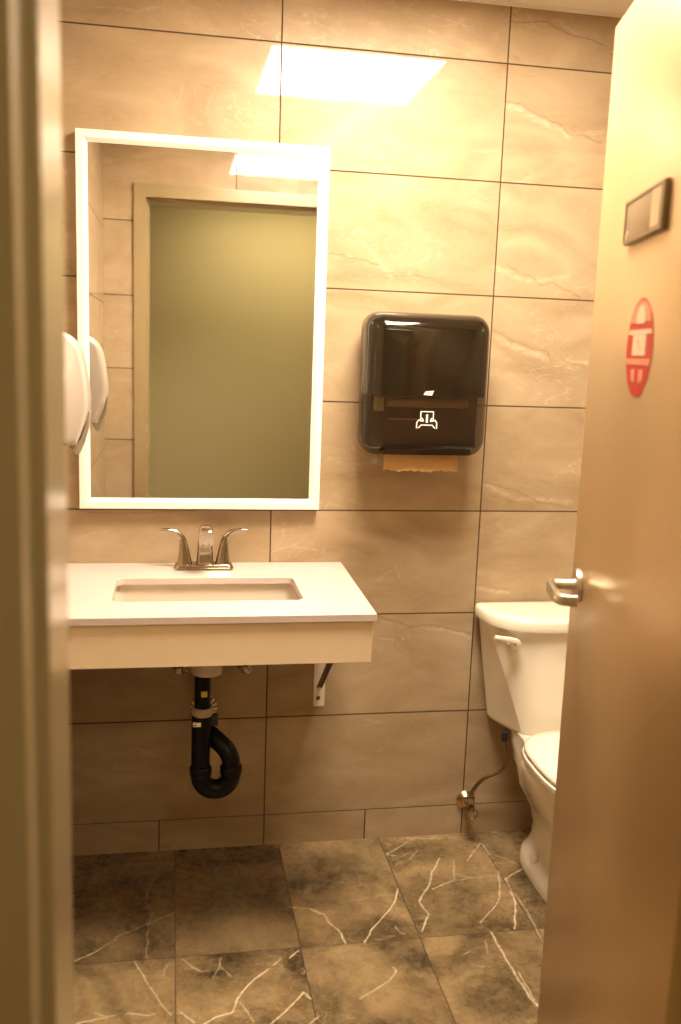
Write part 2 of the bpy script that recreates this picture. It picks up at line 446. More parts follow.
WALL_VEINS=[(16,0.9,[(0.613,2.126),(0.664,2.111),(0.713,2.09),(0.768,2.076),(0.797,2.06)]),
(9,0.6,[(0.797,2.058),(0.838,2.067),(0.899,2.077)]),
(2,-0.8,[(0.612,2.135),(0.653,2.13),(0.712,2.103),(0.771,2.086),(0.8,2.061),(0.838,2.063),(0.895,2.046)]),
(14,0.6,[(0.611,1.698),(0.675,1.675),(0.717,1.664)]),
(10,0.6,[(0.717,1.663),(0.827,1.686)]),
(2,-0.7,[(0.645,1.706),(0.684,1.685),(0.72,1.677),(0.745,1.656),(0.78,1.663),(0.867,1.629)]),
(15,0.8,[(0.619,1.507),(0.681,1.482),(0.746,1.464),(0.784,1.45)]),
(9,0.6,[(0.784,1.448),(0.9,1.445)]),
(2,-0.7,[(0.615,1.528),(0.662,1.505),(0.727,1.482),(0.782,1.471),(0.793,1.446),(0.83,1.449),(0.901,1.432)]),
(12,0.7,[(0.617,1.085),(0.721,1.047),(0.777,1.046),(0.891,1.038)]),
(2,-0.6,[(0.616,1.096),(0.72,1.068),(0.778,1.041),(0.893,1.018)]),
(12,0.6,[(0.618,0.778),(0.713,0.763)]),
(2,-0.5,[(0.617,0.791),(0.712,0.772)]),
(9,0.7,[(0.471,0.657),(0.531,0.652),(0.602,0.628)]),
(2,-0.8,[(0.319,0.699),(0.382,0.677),(0.422,0.664),(0.48,0.67),(0.551,0.652),(0.601,0.641)]),
(7,0.5,[(0.334,0.682),(0.383,0.672)]),
(3,0.6,[(0.017,0.9),(0.072,0.904),(0.155,0.89)]),
(3,0.5,[(0.314,0.804),(0.365,0.846),(0.387,0.793),(0.443,0.817)]),
(3,0.45,[(0.272,0.301),(0.342,0.277),(0.389,0.327)]),
(3,0.5,[(0.288,0.381),(0.367,0.368)]),
(3,0.4,[(0.159,0.194),(0.216,0.222)]),
(10,0.5,[(0.221,1.751),(0.269,1.71),(0.319,1.653)]),
(2,-0.8,[(0.142,1.712),(0.185,1.707),(0.231,1.699),(0.278,1.688)]),
(2,-0.6,[(0.142,1.939),(0.199,1.944),(0.236,1.952)]),
(2,-0.5,[(0.236,1.95),(0.328,1.961)]),
(8,0.5,[(0.528,1.999),(0.599,2.007)]),
(2,-0.4,[(0.381,1.668),(0.478,1.642)]),
(6,0.4,[(0.208,1.895),(0.278,1.867)]),
(3,0.5,[(-0.486,2.264),(-0.429,2.276),(-0.365,2.269),(-0.315,2.284)]),
(4,0.4,[(-0.285,2.082),(-0.263,2.062),(-0.249,2.106)]),
(4,0.35,[(-0.233,2.029),(-0.203,2.017),(-0.167,2.112)]),
(3,-0.3,[(-0.551,2.133),(-0.509,2.123)]),
(3,0.6,[(-0.418,0.307),(-0.367,0.318),(-0.298,0.285)]),
(3,0.5,[(-0.47,0.23),(-0.427,0.19),(-0.384,0.15)]),
(2,-0.4,[(-0.375,0.295),(-0.324,0.274)]),
(3,0.4,[(-0.324,0.537),(-0.255,0.508)]),
(3,0.4,[(-0.236,0.142),(-0.183,0.168)]),
(3,0.3,[(-0.537,0.298),(-0.503,0.278)]),
(8,0.4,[(0.751,2.342),(0.799,2.32),(0.877,2.293)]),
(2,-0.9,[(0.613,2.333),(0.713,2.344),(0.745,2.328),(0.791,2.316),(0.845,2.31),(0.885,2.294)]),
(2,-0.5,[(0.623,2.251),(0.638,2.242)]),
(2,-0.7,[(-0.568,1.016),(-0.464,0.998),(-0.358,1.0),(-0.214,1.008)]),
(4,0.4,[(-0.517,0.934),(-0.446,0.952)])]

def vein_field(X, Y, veins, wob):
    """light and dark vein strength at the points X, Y; veins wander a little and have a ragged edge"""
    L = np.zeros_like(X); D = np.zeros_like(X)
    wx = X + wob * (np.sin(Y * 97 + X * 31) + .6 * np.sin(Y * 211 - X * 160))
    wy = Y + wob * (np.sin(X * 89 - Y * 43) + .6 * np.sin(X * 233 + Y * 140))
    for w, s, pl in veins:
        hw = (w if w > 2.7 or s > 0 else 3.6) * .001 * .5
        for (x0, y0), (x1, y1) in zip(pl, pl[1:]):
            m = hw * 4 + .012
            sel = (wx > min(x0, x1) - m) & (wx < max(x0, x1) + m) & (wy > min(y0, y1) - m) & (wy < max(y0, y1) + m)
            if not sel.any(): continue
            px, py = wx[sel], wy[sel]
            dx, dy = x1 - x0, y1 - y0
            t = np.clip(((px - x0) * dx + (py - y0) * dy) / (dx * dx + dy * dy + 1e-12), 0, 1)
            d = np.hypot(px - x0 - t * dx, py - y0 - t * dy)
            v = (np.clip(1.3 - d / (hw * 1.0 + .0009), 0, 1) if w < 4 else np.clip(1.1 - d / (hw * 1.6), 0, 1) ** 1.2) * abs(s)
            T = L if s > 0 else D
            T[sel] = np.maximum(T[sel], v)
    return L, D
def grid_mesh(name, us, vs, f, veins, wob):
    us, vs = np.array(us), np.array(vs)
    U, V = np.meshgrid(us, vs, indexing='ij')
    L, D = vein_field(U.ravel(), V.ravel(), veins, wob)
    co = f(U.ravel(), V.ravel())
    nu, nv = len(us), len(vs)
    i, j = np.meshgrid(np.arange(nu - 1), np.arange(nv - 1), indexing='ij')
    a = (i * nv + j).ravel()
    faces = np.stack([a, a + nv, a + nv + 1, a + 1], 1)
    me = bpy.data.meshes.new(name)
    me.vertices.add(len(co)); me.vertices.foreach_set('co', co.astype(np.float32).ravel())
    me.loops.add(faces.size); me.loops.foreach_set('vertex_index', faces.ravel().astype(np.int32))
    me.polygons.add(len(faces)); me.polygons.foreach_set('loop_start', (np.arange(len(faces)) * 4).astype(np.int32))
    me.update(calc_edges=True)
    at = me.color_attributes.new('vein', 'FLOAT_COLOR', 'POINT')
    c = np.stack([L, D, np.zeros_like(L), np.ones_like(L)], 1).astype(np.float32)
    at.data.foreach_set('color', c.ravel())
    me.validate()
    return me
def arange(a, b, s): return list(np.linspace(a, b, max(2, int(round((b - a) / s)) + 1)))

# ------------------------------------------------------------------ setting
xs = arange(-1.4, -.6, .2) + arange(-.59, .80, .003) + arange(.83, 1.25, .05)
ys = arange(HALL_Y, -.90, .06) + arange(-.88, 0.0, .003)
me = grid_mesh('floor', xs, ys, lambda u, v: np.stack([u, v, 0 * u], 1), FLOOR_VEINS, .0009)
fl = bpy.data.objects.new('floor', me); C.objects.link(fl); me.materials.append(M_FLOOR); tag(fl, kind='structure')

xs = arange(XL, .95, .0036) + arange(.96, XR, .02); zs = arange(BASE_H, CEIL, .0036)
me = grid_mesh('wall_back', xs, zs, lambda u, v: np.stack([u, 0 * u, v], 1), WALL_VEINS, .0012)
wb = bpy.data.objects.new('wall_back', me); C.objects.link(wb); me.materials.append(M_BACK); tag(wb, kind='structure')
tag(obj('baseboard_back', B(XL, XR, -.0015, .02, 0, BASE_H - .0012), M_BASE), kind='structure')
tag(obj('wall_left', B(XL - .05, XL, YF, 0, 0, CEIL), M_SIDE), kind='structure')
tag(obj('wall_right', B(XR, XR + .05, YF, 0, 0, CEIL), M_SIDE), kind='structure')
# front wall: tiled skin towards the room and painted body towards the hallway, with the doorway in it
def wall_with_opening(y0, y1, x0, x1):
    bm = bmesh.new()
    prof = [(x0, 0), (OPL, 0), (OPL, OPT), (OPR, OPT), (OPR, 0), (x1, 0), (x1, CEIL), (x0, CEIL)]
    return prism(bm, prof, lambda a, b: Vector((a, y0, b)), lambda a, b: Vector((a, y1, b)))
OPL0, OPR0, OPT0 = OPL, OPR, OPT
OPL, OPR, OPT = OPL0 - .003, OPR0 + .003, OPT0 + .003
tag(obj('wall_front', wall_with_opening(YF - .015, YF, XL, XR), M_FRONT, smooth=False), kind='structure')
tag(obj('wall_hallway_side', wall_with_opening(YH, YF - .015, -1.4, XR), M_HALL, smooth=False), kind='structure')
OPL, OPR, OPT = OPL0, OPR0, OPT0
tag(obj('wall_hallway', B(-1.4, XR, HALL_Y - .05, HALL_Y, 0, CEIL), M_HALL), kind='structure')
tag(obj('wall_hallway_left', B(-1.45, -1.4, HALL_Y, YH, 0, CEIL), M_HALL), kind='structure')
tag(obj('wall_hallway_right', B(XR, XR + .05, HALL_Y, YH, 0, CEIL), M_HALL), kind='structure')
bm = bmesh.new(); box(bm, -1.4, XR, HALL_Y, 0, CEIL, CEIL + .04)
tag(obj('ceiling', bm, M_CEIL, smooth=False), kind='structure')
# wall angle of the ceiling along the tiled walls
bm = bmesh.new()
box(bm, XL, XR, -.022, 0, CEIL - .003, CEIL - .0005)
box(bm, XL, XL + .022, YF, -.022, CEIL - .003, CEIL - .0005)
box(bm, XR - .022, XR, YF, -.022, CEIL - .003, CEIL - .0005)
box(bm, XL + .022, XR - .022, YF, YF + .022, CEIL - .003, CEIL - .0005)
tag(obj('trim_1', bm, M_CEIL, smooth=False), kind='structure')

# door frame: hollow metal, double rabbet with a stop, 52 mm faces
def frame_profile():
    """(depth y, inset into opening) around one jamb; inset measured from the rabbet face, positive into the opening"""
    return [(YF + .012, -.052), (YF + .012, 0), (YF - .045, 0), (YF - .045, .011), (YH + .045, .011), (YH + .045, 0), (YH - .012, 0), (YH - .012, -.052),
            (YH - .0005, -.052), (YH - .0005, -.0025), (YF + .0005, -.0025), (YF + .0005, -.052)]
pr = frame_profile()
bm = bmesh.new()
rings = []
for (kind, z) in (('L', 0), ('L', 1), ('R', 1), ('R', 0)):
    r = []
    for y, ins in pr:
        x = OPL + ins if kind == 'L' else OPR - ins
        zz = 0.0 if z == 0 else OPT - ins
        r.append(Vector((x, y, zz)))
    rings.append(r)
loft(bm, rings)
fr = obj('trim_2', bm, M_JAMB, smooth=False, bevel=.0012); tag(fr, kind='structure')
bm = bmesh.new(); box(bm, OPL - .0004, OPL + .0015, YF - .036, YF - .006, 1.00, 1.115, .0006)
sp_ = obj('strike_plate', bm, M_SATIN, fr); tag(sp_, 'satin metal strike plate')
obj('strike_hole', B(OPL + .001, OPL + .0021, YF - .030, YF - .013, 1.03, 1.075), M_BLACKP, sp_)

# ------------------------------------------------------------------ ceiling lights
def ceiling_light(x0, x1, y0, y1, glow, label):
    t = empty('ceiling_light', ((x0 + x1) / 2, (y0 + y1) / 2, CEIL), label, 'light')
    cx, cy = (x0 + x1) / 2, (y0 + y1) / 2; hx, hy = (x1 - x0) / 2, (y1 - y0) / 2
    bm = bmesh.new()
    ringprism(bm, rrect(cx, cy, hx + .012, hy + .012, .002, 1), rrect(cx, cy, hx - .008, hy - .008, .002, 1),
              lambda a, b: Vector((a, b, CEIL - .0008)), lambda a, b: Vector((a, b, CEIL - .009)))
    obj('frame', bm, M_FRAME, t, smooth=False)
    obj('diffuser', B(x0, x1, y0, y1, CEIL - .006, CEIL - .001), glow, t)
ceiling_light(.015, .585, -1.06, -.48, M_PANEL, 'square flush ceiling light panel glowing in the washroom ceiling')
ceiling_light(-.05, .85, -2.98, -2.70, M_PANELH, 'flush ceiling light panel in the hallway outside the doorway')

# ------------------------------------------------------------------ mirror
mir = empty('wall_mirror', (-.19, 0, 1.016), 'large rectangular wall mirror in a thin white frame above the vanity', 'mirror')
x0, x1, z0, z1 = -.5145, .1305, 1.0155, 1.9765
bm = bmesh.new()
secs = [(0, .001), (0, .030), (.0015, .0315), (.0185, .0315), (.0290, .0235), (.0290, .001)]
rings = []
for (sx, sz) in ((x0, z0), (x1, z0), (x1, z1), (x0, z1)):
    ix = 1 if sx == x0 else -1; iz = 1 if sz == z0 else -1
    rings.append([Vector((sx + ix * i, -d, sz + iz * i)) for i, d in secs])
vr = [[bm.verts.new(p) for p in r] for r in rings]
n = len(secs)
for q in range(4):
    a, b = vr[q], vr[(q + 1) % 4]
    for i in range(n):
        k = (i + 1) % n
        bm.faces.new((a[i], a[k], b[k], b[i]))
obj('frame', bm, M_FRAME, mir, smooth=False)
obj('glass', B(x0 + .0285, x1 - .0285, -.0225, -.004, z0 + .0285, z1 - .0285), M_MIRROR, mir, smooth=False)

# ------------------------------------------------------------------ vanity with undermount basin
van = empty('vanity_counter', (-.18, 0, .741), 'wall-hung cream vanity counter with rectangular undermount basin and deep front panel', 'vanity')
bm = bmesh.new()
CT = .860
n_ = 5
outer = [(.1935, -.534), (.2035, 0 - .001), (XL + .001, -.001), (XL + .001, -.534)]
# outline with as many points as the hole so that the slab bridges cleanly
hole = rrect(-.184, -.289, .226, .113, .022, n_)
def outer_match(h):
    out = []
    cx, cy = -.184, -.289
    for q, c in enumerate([(.2035, -.001), (XL + .001, -.001), (XL + .001, -.534), (.1935, -.534)]):
        out += [c] * (n_ + 1)
    return out
bmo = bmesh.new()
def slab(bm, zt, zb):
    om = [(.2035, -.001), (XL + .001, -.001), (XL + .001, -.534), (.1935, -.534)]
    vo = {}
    for z in (zt, zb):
        vo[z] = [bm.verts.new((x, y, z)) for x, y in om]
        vh = [bm.verts.new((x, y, z)) for x, y in hole]
        vo[(z, 'h')] = vh
        m_ = n_ + 1
        for q in range(4):
            seg = vh[q * m_:(q + 1) * m_]
            for a, b in zip(seg, seg[1:]): bm.faces.new((vo[z][q], a, b))
            nx = vh[((q + 1) * m_) % len(vh)]
            bm.faces.new((vo[z][q], seg[-1], nx, vo[z][(q + 1) % 4]))
    for i in range(4):
        k = (i + 1) % 4
        bm.faces.new((vo[zt][i], vo[zt][k], vo[zb][k], vo[zb][i]))
    H0, H1 = vo[(zt, 'h')], vo[(zb, 'h')]
    for i in range(len(H0)):
        k = (i + 1) % len(H0)
        bm.faces.new((H0[i], H0[k], H1[k], H1[i]))
slab(bm, CT, CT - .018)
obj('countertop', bm, M_QUARTZ, van, angle=30, bevel=.0015)
bmo.free()
# basin
rings = []
for z, g_, r in ((.8415, .010, .030), (.82, .010, .030), (.76, -.004, .035), (.728, -.014, .05), (.716, -.04, .06), (.712, -.085, .03)):
    rings.append([Vector((x, y, z)) for x, y in rrect(-.184, -.289, .226 + g_, .113 + g_, r, 6)])
inner = rings
outer_r = [[Vector((-.184 + (p.x + .184) * s, -.289 + (p.y + .289) * s, z)) for p in inner[i]] for i, (s, z) in
           enumerate(((1.06, .8415), (1.06, .82), (1.06, .75), (1.05, .715), (1.05, .704), (1.0, .698)))]
bm = bmesh.new()
allr = list(reversed(inner)) + outer_r
loft(bm, allr, cap=True)
bas = obj('basin', bm, M_BASIN, van, angle=60)
bm = bmesh.new(); cyl(bm, (-.184, -.289, .7122), (0, 0, 1), .024, .022, .003, 24)
obj('drain_ring', bm, M_CHROME, bas)
bm = bmesh.new()
cyl(bm, (-.184, -.289, .7115), (0, 0, -1), .043, .040, .070, 32, .004)
obj('basin_outlet', bm, M_BASIN, bas)
# front and side panels
bm = bmesh.new(); box(bm, XL + .001, .1865, -.526, -.508, .741, .8415, .0012, 1)
obj('front_panel', bm, M_APRON, van)
bm = bmesh.new(); box(bm, .1685, .1865, -.5075, -.001, .741, .8415, .0012, 1)
obj('side_panel', bm, M_APRON, van)

# ------------------------------------------------------------------ faucet
fx, fy = -.187, -.070
fau = empty('faucet', (fx, fy, CT), 'chrome two-handle faucet standing behind the basin', 'faucet')
bm = bmesh.new()
rings = []
for z, s in ((CT + .0002, 1.0), (CT + .006, 1.0), (CT + .008, .975), (CT + .013, .955), (CT + .0145, .93)):
    rings.append([Vector((x, y, z)) for x, y in rrect(fx, fy, .079 * s, .028 * s ** 2, .010, 5)])
loft(bm, rings)
obj('base_plate', bm, M_CHROME, fau)
for sgn in (-1, 1):
    bm = bmesh.new()
    cx = fx + sgn * .053
    rings = []
    for t in range(9):
        h = t / 8
        z = CT + .0145 + h * .062
        w = .021 * (1 - .52 * h ** .8); d = .020 * (1 - .40 * h)
        ox = cx + sgn * .004 * h ** 2 - sgn * .002
        rings.append([Vector((x, y, z)) for x, y in rrect(ox, fy, w, d, w * .75, 5)])
    loft(bm, rings)
    hb = obj('handle', bm, M_CHROME, fau)
    bm = bmesh.new()
    path = spline([(cx + sgn * .001, fy, CT + .074), (cx + sgn * .006, fy, CT + .088), (cx + sgn * .020, fy, CT + .101), (cx + sgn * .040, fy - .002, CT + .107), (cx + sgn * .062, fy - .004, CT + .1075)], 6)
    rings = []
    for i, p in enumerate(path):
        t = i / (len(path) - 1)
        q = (path[min(i + 1, len(path) - 1)] - path[max(i - 1, 0)]).normalized()
        nrm = Vector((-q.z, 0, q.x))
        th = .0075 * (1 - t) ** 1.3 + .0022; wd = .0125 * (1 - .35 * t)
        rings.append([p + nrm * v + Vector((0, u, 0)) for u, v in rrect(0, 0, wd, th, min(th, .006) * .9, 4)])
    loft(bm, rings)
    obj('lever', bm, M_CHROME, hb)
# spout: broad body rising and reaching forward over the basin
bm = bmesh.new()
path = spline([(fx + .003, fy + .004, CT + .013), (fx + .003, fy + .004, CT + .05), (fx + .003, fy - .002, CT + .085), (fx + .003, fy - .026, CT + .108), (fx + .003, fy - .058, CT + .108), (fx + .003, fy - .088, CT + .098)], 6)
rings = []
for i, p in enumerate(path):
    t = i / (len(path) - 1)
    q = (path[min(i + 1, len(path) - 1)] - path[max(i - 1, 0)]).normalized()
    nrm = Vector((0, -q.z, q.y))
    wd = .0235 - .007 * min(1, t * 2.2) + .004 * max(0, t - .5); th = .020 - .007 * min(1, t * 2) + .010 * max(0, t - .5) * 2 * (1 if t < .97 else .85)
    rings.append([p + nrm * v + Vector((u, 0, 0)) for u, v in rrect(0, 0, wd, th, .009, 5)])
loft(bm, rings)
spt = obj('spout', bm, M_CHROME, fau)
bm = bmesh.new(); cyl(bm, (fx + .003, fy - .080, CT + .0835), (0, -.35, -1), .0115, .0115, .010, 20, .001)
obj('aerator', bm, M_SATIN, spt)

# ------------------------------------------------------------------ drain trap under the basin
tx, ty = -.194, -.289
trap = empty('drain_trap', (tx, 0, .28), 'black plastic drain trap hanging under the basin', 'drain pipe')
bm = bmesh.new(); tube(bm, [(tx, ty, .6405), (tx, ty, .60), (tx, ty, .532)], .0205, 24)
tail = obj('tailpiece', bm, M_ABS, trap)
bm = bmesh.new(); tube(bm, [(tx, ty, .552), (tx, ty, .548), (tx, ty, .535), (tx, ty, .531)], [.025, .028, .028, .025], 28)
obj('slip_nut', bm, mat('nut_plastic', (.40, .32, .20), .5), trap)['label'] = 'cream coloured slip nut'
R = .039
cxu = tx - .003 + R
pts = [(tx - .003, ty, .5305), (tx - .003, ty, .46), (tx - .003, ty, .395)]
bm = bmesh.new(); tube(bm, pts, .0240, 24)
leg_ = obj('trap_inlet', bm, M_ABS, trap)
bm = bmesh.new()
pts = [(cxu - R * math.cos(a), ty + .0 * a, .366 - R * math.sin(a)) for a in [math.pi * k / 18 for k in range(19)]]
pts = [(tx - .003, ty, .372)] + pts + [(cxu + R, ty, .365)]
tube(bm, pts, .0250, 24)
obj('u_bend', bm, M_ABS, trap)
for xx in (tx - .003, cxu + R):
    bm = bmesh.new(); tube(bm, [(xx, ty, .392), (xx, ty, .388), (xx, ty, .372), (xx, ty, .368)], [.0260, .0290, .0290, .027], 12)
    obj('union_nut', bm, M_ABS, trap)
bm = bmesh.new()
pts = spline([(cxu + R, ty, .389), (cxu + R - .002, ty + .003, .408), (cxu + R - .016, ty + .014, .433), (cxu + R - .046, ty + .036, .455), (cxu + R - .064, ty + .08, .458), (-.180, ty + .15, .450), (-.180, -.012, .437)], 6)
tube(bm, pts, .0235, 22)
obj('trap_arm', bm, M_ABS, trap)
bm = bmesh.new(); cyl(bm, (-.180, -.001, .437), (0, -1, 0), .038, .034, .010, 40, .002)
obj('wall_flange', bm, M_FLANGE, trap)['label'] = 'pale round wall flange with painted shadow strokes'
# labels
bm = bmesh.new(); box(bm, tx - .004, tx + .011, ty - .0222, ty - .018, .585, .600, .0005)
obj('yellow_sticker', bm, M_YEL, tail)['label'] = 'small yellow sticker'
bm = bmesh.new(); box(bm, tx - .024, tx - .004, ty - .0252, ty - .0185, .508, .519, .0005)
st_ = obj('white_sticker', bm, M_PRINT, leg_); st_['label'] = 'small white sticker with red and blue print'
obj('red_print', B(tx - .022, tx - .014, ty - .0256, ty - .0249, .511, .514), M_RED, st_)
bm = bmesh.new(); box(bm, tx + .018, tx + .040, ty + .0, ty + .018, .498, .528, .002)
obj('pipe_clip', bm, M_RUBBER, trap)

# ------------------------------------------------------------------ supply stops
for i, (sx, lab) in enumerate(((-.246, 'chrome water supply stop left of the black drain under the counter'), (-.066, 'chrome water supply stop right of the black drain under the counter'))):
    t = empty('supply_stop', (sx, 0, .572), lab, 'valve')
    bm = bmesh.new(); cyl(bm, (sx, -.0005, .572), (0, -1, 0), .027, .014, .011, 28, .001)
    obj('escutcheon', bm, M_CHROME, t)
    bm = bmesh.new(); tube(bm, [(sx, -.011, .572), (sx, -.045, .572), (sx, -.062, .572)], [.0085, .0085, .0105], 18)
    tube(bm, [(sx, -.052, .566), (sx, -.052, .585), (sx, -.052, .600)], [.009, .009, .0105], 16)
    bd = obj('valve_body', bm, M_BRASS, t)
    bm = bmesh.new()
    rings = []
    for yy, s in ((-.062, .5), (-.065, 1), (-.075, 1), (-.078, .7)):
        rings.append([Vector((sx + (.017 * math.cos(a)) * s * (1 + .12 * math.cos(5 * a)), yy, .572 + .0125 * math.sin(a) * s * (1 + .12 * math.cos(5 * a)))) for a in [2 * math.pi * k / 40 for k in range(40)]])
    loft(bm, rings)
    obj('valve_handle', bm, M_CHROME, t)
    bm = bmesh.new(); tube(bm, spline([(sx, -.052, .598), (sx + .002, -.055, .65), (sx * .75 - .047, -.065, .72), (fx + (.05 if i else -.05), -.07, .8400)], 8), .005, 12)
    obj('supply_hose', bm, M_HOSE, t)

# ------------------------------------------------------------------ counter bracket
br = empty('counter_bracket', (.152, 0, .43), 'off-white steel angle bracket with rusty brace under the right end of the counter', 'bracket')
bm = bmesh.new()
prism(bm, rrect(.152, .585, .0165, .1555, .004, 3), lambda a, b: Vector((a, -.0005, b)), lambda a, b: Vector((a, -.0045, b)))
obj('wall_plate', bm, M_WHITE, br, angle=30)
bm = bmesh.new(); box(bm, .1355, .1665, -.36, -.005, .8370, .8412, .001)
obj('counter_arm', bm, M_WHITE, br)
bm = bmesh.new()
a = Vector((.152, -.006, .488)); b = Vector((.152, -.44, .833))
d = (b - a).normalized(); nn = Vector((0, -d.z, d.y))
rings = [[p + Vector((u, 0, 0)) + nn * v for u, v in ((-.0075, -.003), (-.0075, .003), (-.005, .003), (-.005, -.000), (.005, -.000), (.005, .003), (.0075, .003), (.0075, -.003))] for p in (a, b)]
loft(bm, rings)
obj('diagonal_brace', bm, M_RUST, br, smooth=False)['label'] = 'dark rusty diagonal brace'
bm = bmesh.new(); cyl(bm, (.150, -.0045, .455), (0, -1, 0), .0062, .0050, .003, 18, .0006)
obj('screw', bm, M_RUST, br)

# ------------------------------------------------------------------ soap dispenser on the left wall
sd = empty('soap_dispenser', (XL, -.34, 1.2), 'white plastic soap dispenser on the left wall beside the mirror', 'soap dispenser')
# side profile (distance from wall, z), smoothed
prof = [(0, 1.242), (.03, 1.232), (.062, 1.220), (.070, 1.220), (.078, 1.238), (.090, 1.272), (.0985, 1.305), (.0990, 1.330), (.0950, 1.365), (.0900, 1.400), (.083, 1.430), (.073, 1.450), (.058, 1.465), (.040, 1.474), (.020, 1.478), (0, 1.479)]
bm = bmesh.new()
cy_, hw_ = -.335, .056
def sec(y, s, inset):
    cxp, czp = .0, 1.35
    r = []
    for d_, z_ in prof:
        r.append(Vector((XL + .0005 + d_ * s, y, czp + (z_ - czp) * (1 - inset))))
    return r
rings = [sec(cy_ - hw_, .90, .03), sec(cy_ - hw_ + .003, .95, .014), sec(cy_ - hw_ + .010, .985, .006), sec(cy_ - hw_ + .022, .995, .002), sec(cy_, 1.0, 0),
         sec(cy_ + hw_ - .022, .995, .002), sec(cy_ + hw_ - .010, .965, .012), sec(cy_ + hw_ - .003, .90, .03), sec(cy_ + hw_, .80, .06)]
loft(bm, rings)
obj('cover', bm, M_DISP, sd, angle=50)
# grey seam insert along the front edge and push nozzle underneath
bm = bmesh.new()
pr2 = [(.052, 1.2205), (.066, 1.1975), (.074, 1.197), (.0845, 1.222), (.097, 1.262), (.1, 1.298), (.0955, 1.298), (.090, 1.266), (.080, 1.236), (.070, 1.2195)]
prism(bm, pr2, lambda a, b: Vector((XL + a, cy_ - .026, b)), lambda a, b: Vector((XL + a, cy_ + .026, b)))
obj('push_bar', bm, mat('grey_plastic', (.30, .24, .16), .4), sd, smooth=False, bevel=.0012)['label'] = 'grey push bar'
bm = bmesh.new(); prism(bm, [(.006, 1.238), (.006, 1.227), (.045, 1.219), (.056, 1.226), (.03, 1.234)], lambda a, b: Vector((XL + a, cy_ - .040, b)), lambda a, b: Vector((XL + a, cy_ + .040, b)))
obj('underside_plate', bm, M_RUBBER, sd, smooth=False)['label'] = 'dark plate under the cover'
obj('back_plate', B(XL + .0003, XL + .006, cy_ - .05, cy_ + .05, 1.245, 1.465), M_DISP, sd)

# ------------------------------------------------------------------ paper towel dispenser
pt = empty('towel_dispenser', (.385, 0, 1.19), 'smoky black paper towel dispenser on the tiled wall, right of the mirror', 'paper towel dispenser')
DX, DZ = .3925, 1.371
def rr(y, hx, hz, r, cx=DX, cz=DZ): return [Vector((a, y, b)) for a, b in rrect(cx, cz, hx, hz, r, 8)]
bm = bmesh.new()
loft(bm, [rr(-.0005, .150, .168, .035), rr(-.030, .155, .172, .035)])
obj('back_plate', bm, M_DARK, pt, angle=30)
YB = -.183
sections = [(-.0305, .1550, .1800, .040), (-.046, .1590, .1860, .043), (-.060, .1625, .1885, .043), (-.110, .1690, .1890, .043), (-.135, .1665, .1860, .042), (-.155, .1605, .1800, .040), (-.170, .1510, .1700, .034), (-.178, .1390, .1590, .028), (YB, .1280, .1500, .022)]
bm = bmesh.new()
loft(bm, [rr(*s_) for s_ in sections])
# cut the towel mouth out of the lower edge and keep only what lies above the window line for the cover
zcut = DZ - .025
def cut(bm, z, keep_above):
    geom = bm.verts[:] + bm.edges[:] + bm.faces[:]
    bmesh.ops.bisect_plane(bm, geom=geom, plane_co=(0, 0, z), plane_no=(0, 0, 1), clear_inner=keep_above, clear_outer=not keep_above)
lower = bm.copy()
cut(bm, zcut, True); cut(lower, zcut, False)
bmesh.ops.holes_fill(bm, edges=[e for e in bm.edges if e.is_boundary])
obj('cover', bm, M_SMOKE, pt, angle=35)
# the lower window is a thin shell
bmesh.ops.delete(lower, geom=[f for f in lower.faces if abs(f.calc_center_median().y + .0305) < .001 and abs(f.normal.y) > .9], context='FACES')
wo = obj('window', lower, M_WIN, pt, angle=35)
wo['label'] = 'see-through smoky lower window'
# inside: housing and roll behind the window
hs = obj('housing', B(DX - .150, DX + .150, -.125, -.031, DZ - .168, zcut - .001, bev=.008), M_DARK, pt)
bm = bmesh.new(); cyl(bm, (DX - .105, -.132, zcut - .022), (1, 0, 0), .012, .012, .222, 24, .001)
obj('roller', bm, M_ROLL, pt)['label'] = 'brown paper roller'
bm = bmesh.new(); box(bm, DX - .140, DX - .116, -.150, -.126, zcut - .045, zcut - .006, .003)
obj('release_knob', bm, M_GREEN, pt)['label'] = 'yellow-green release knob'
bm = bmesh.new(); box(bm, DX - .10, DX - .02, -.130, -.1255, zcut - .068, zcut - .064)
obj('inner_rib', bm, M_ROLL, pt)
# thin clear edge that outlines the cover
bm = bmesh.new()
o_ = rrect(DX, DZ, .1645, .1900, .045, 8); i_ = rrect(DX, DZ, .1600, .1865, .043, 8)
ringprism(bm, o_, i_, lambda a, b: Vector((a, -.046, b)), lambda a, b: Vector((a, -.058, b)))
obj('cover_rim', bm, mat('pale_rim', (.20, .14, .08), .2, coat=.5), pt, angle=30)['label'] = 'pale translucent rim'
# mouth lip below
bm = bmesh.new()
poly = [(DX - .124, 1.196), (DX - .116, 1.205), (DX + .116, 1.205), (DX + .124, 1.196), (DX + .118, 1.189), (DX - .118, 1.189)]
prism(bm, poly, lambda a, b: Vector((a, -.130, b)), lambda a, b: Vector((a, -.174, b)))
obj('outlet_lip', bm, M_SMOKE, pt, smooth=False, bevel=.002)
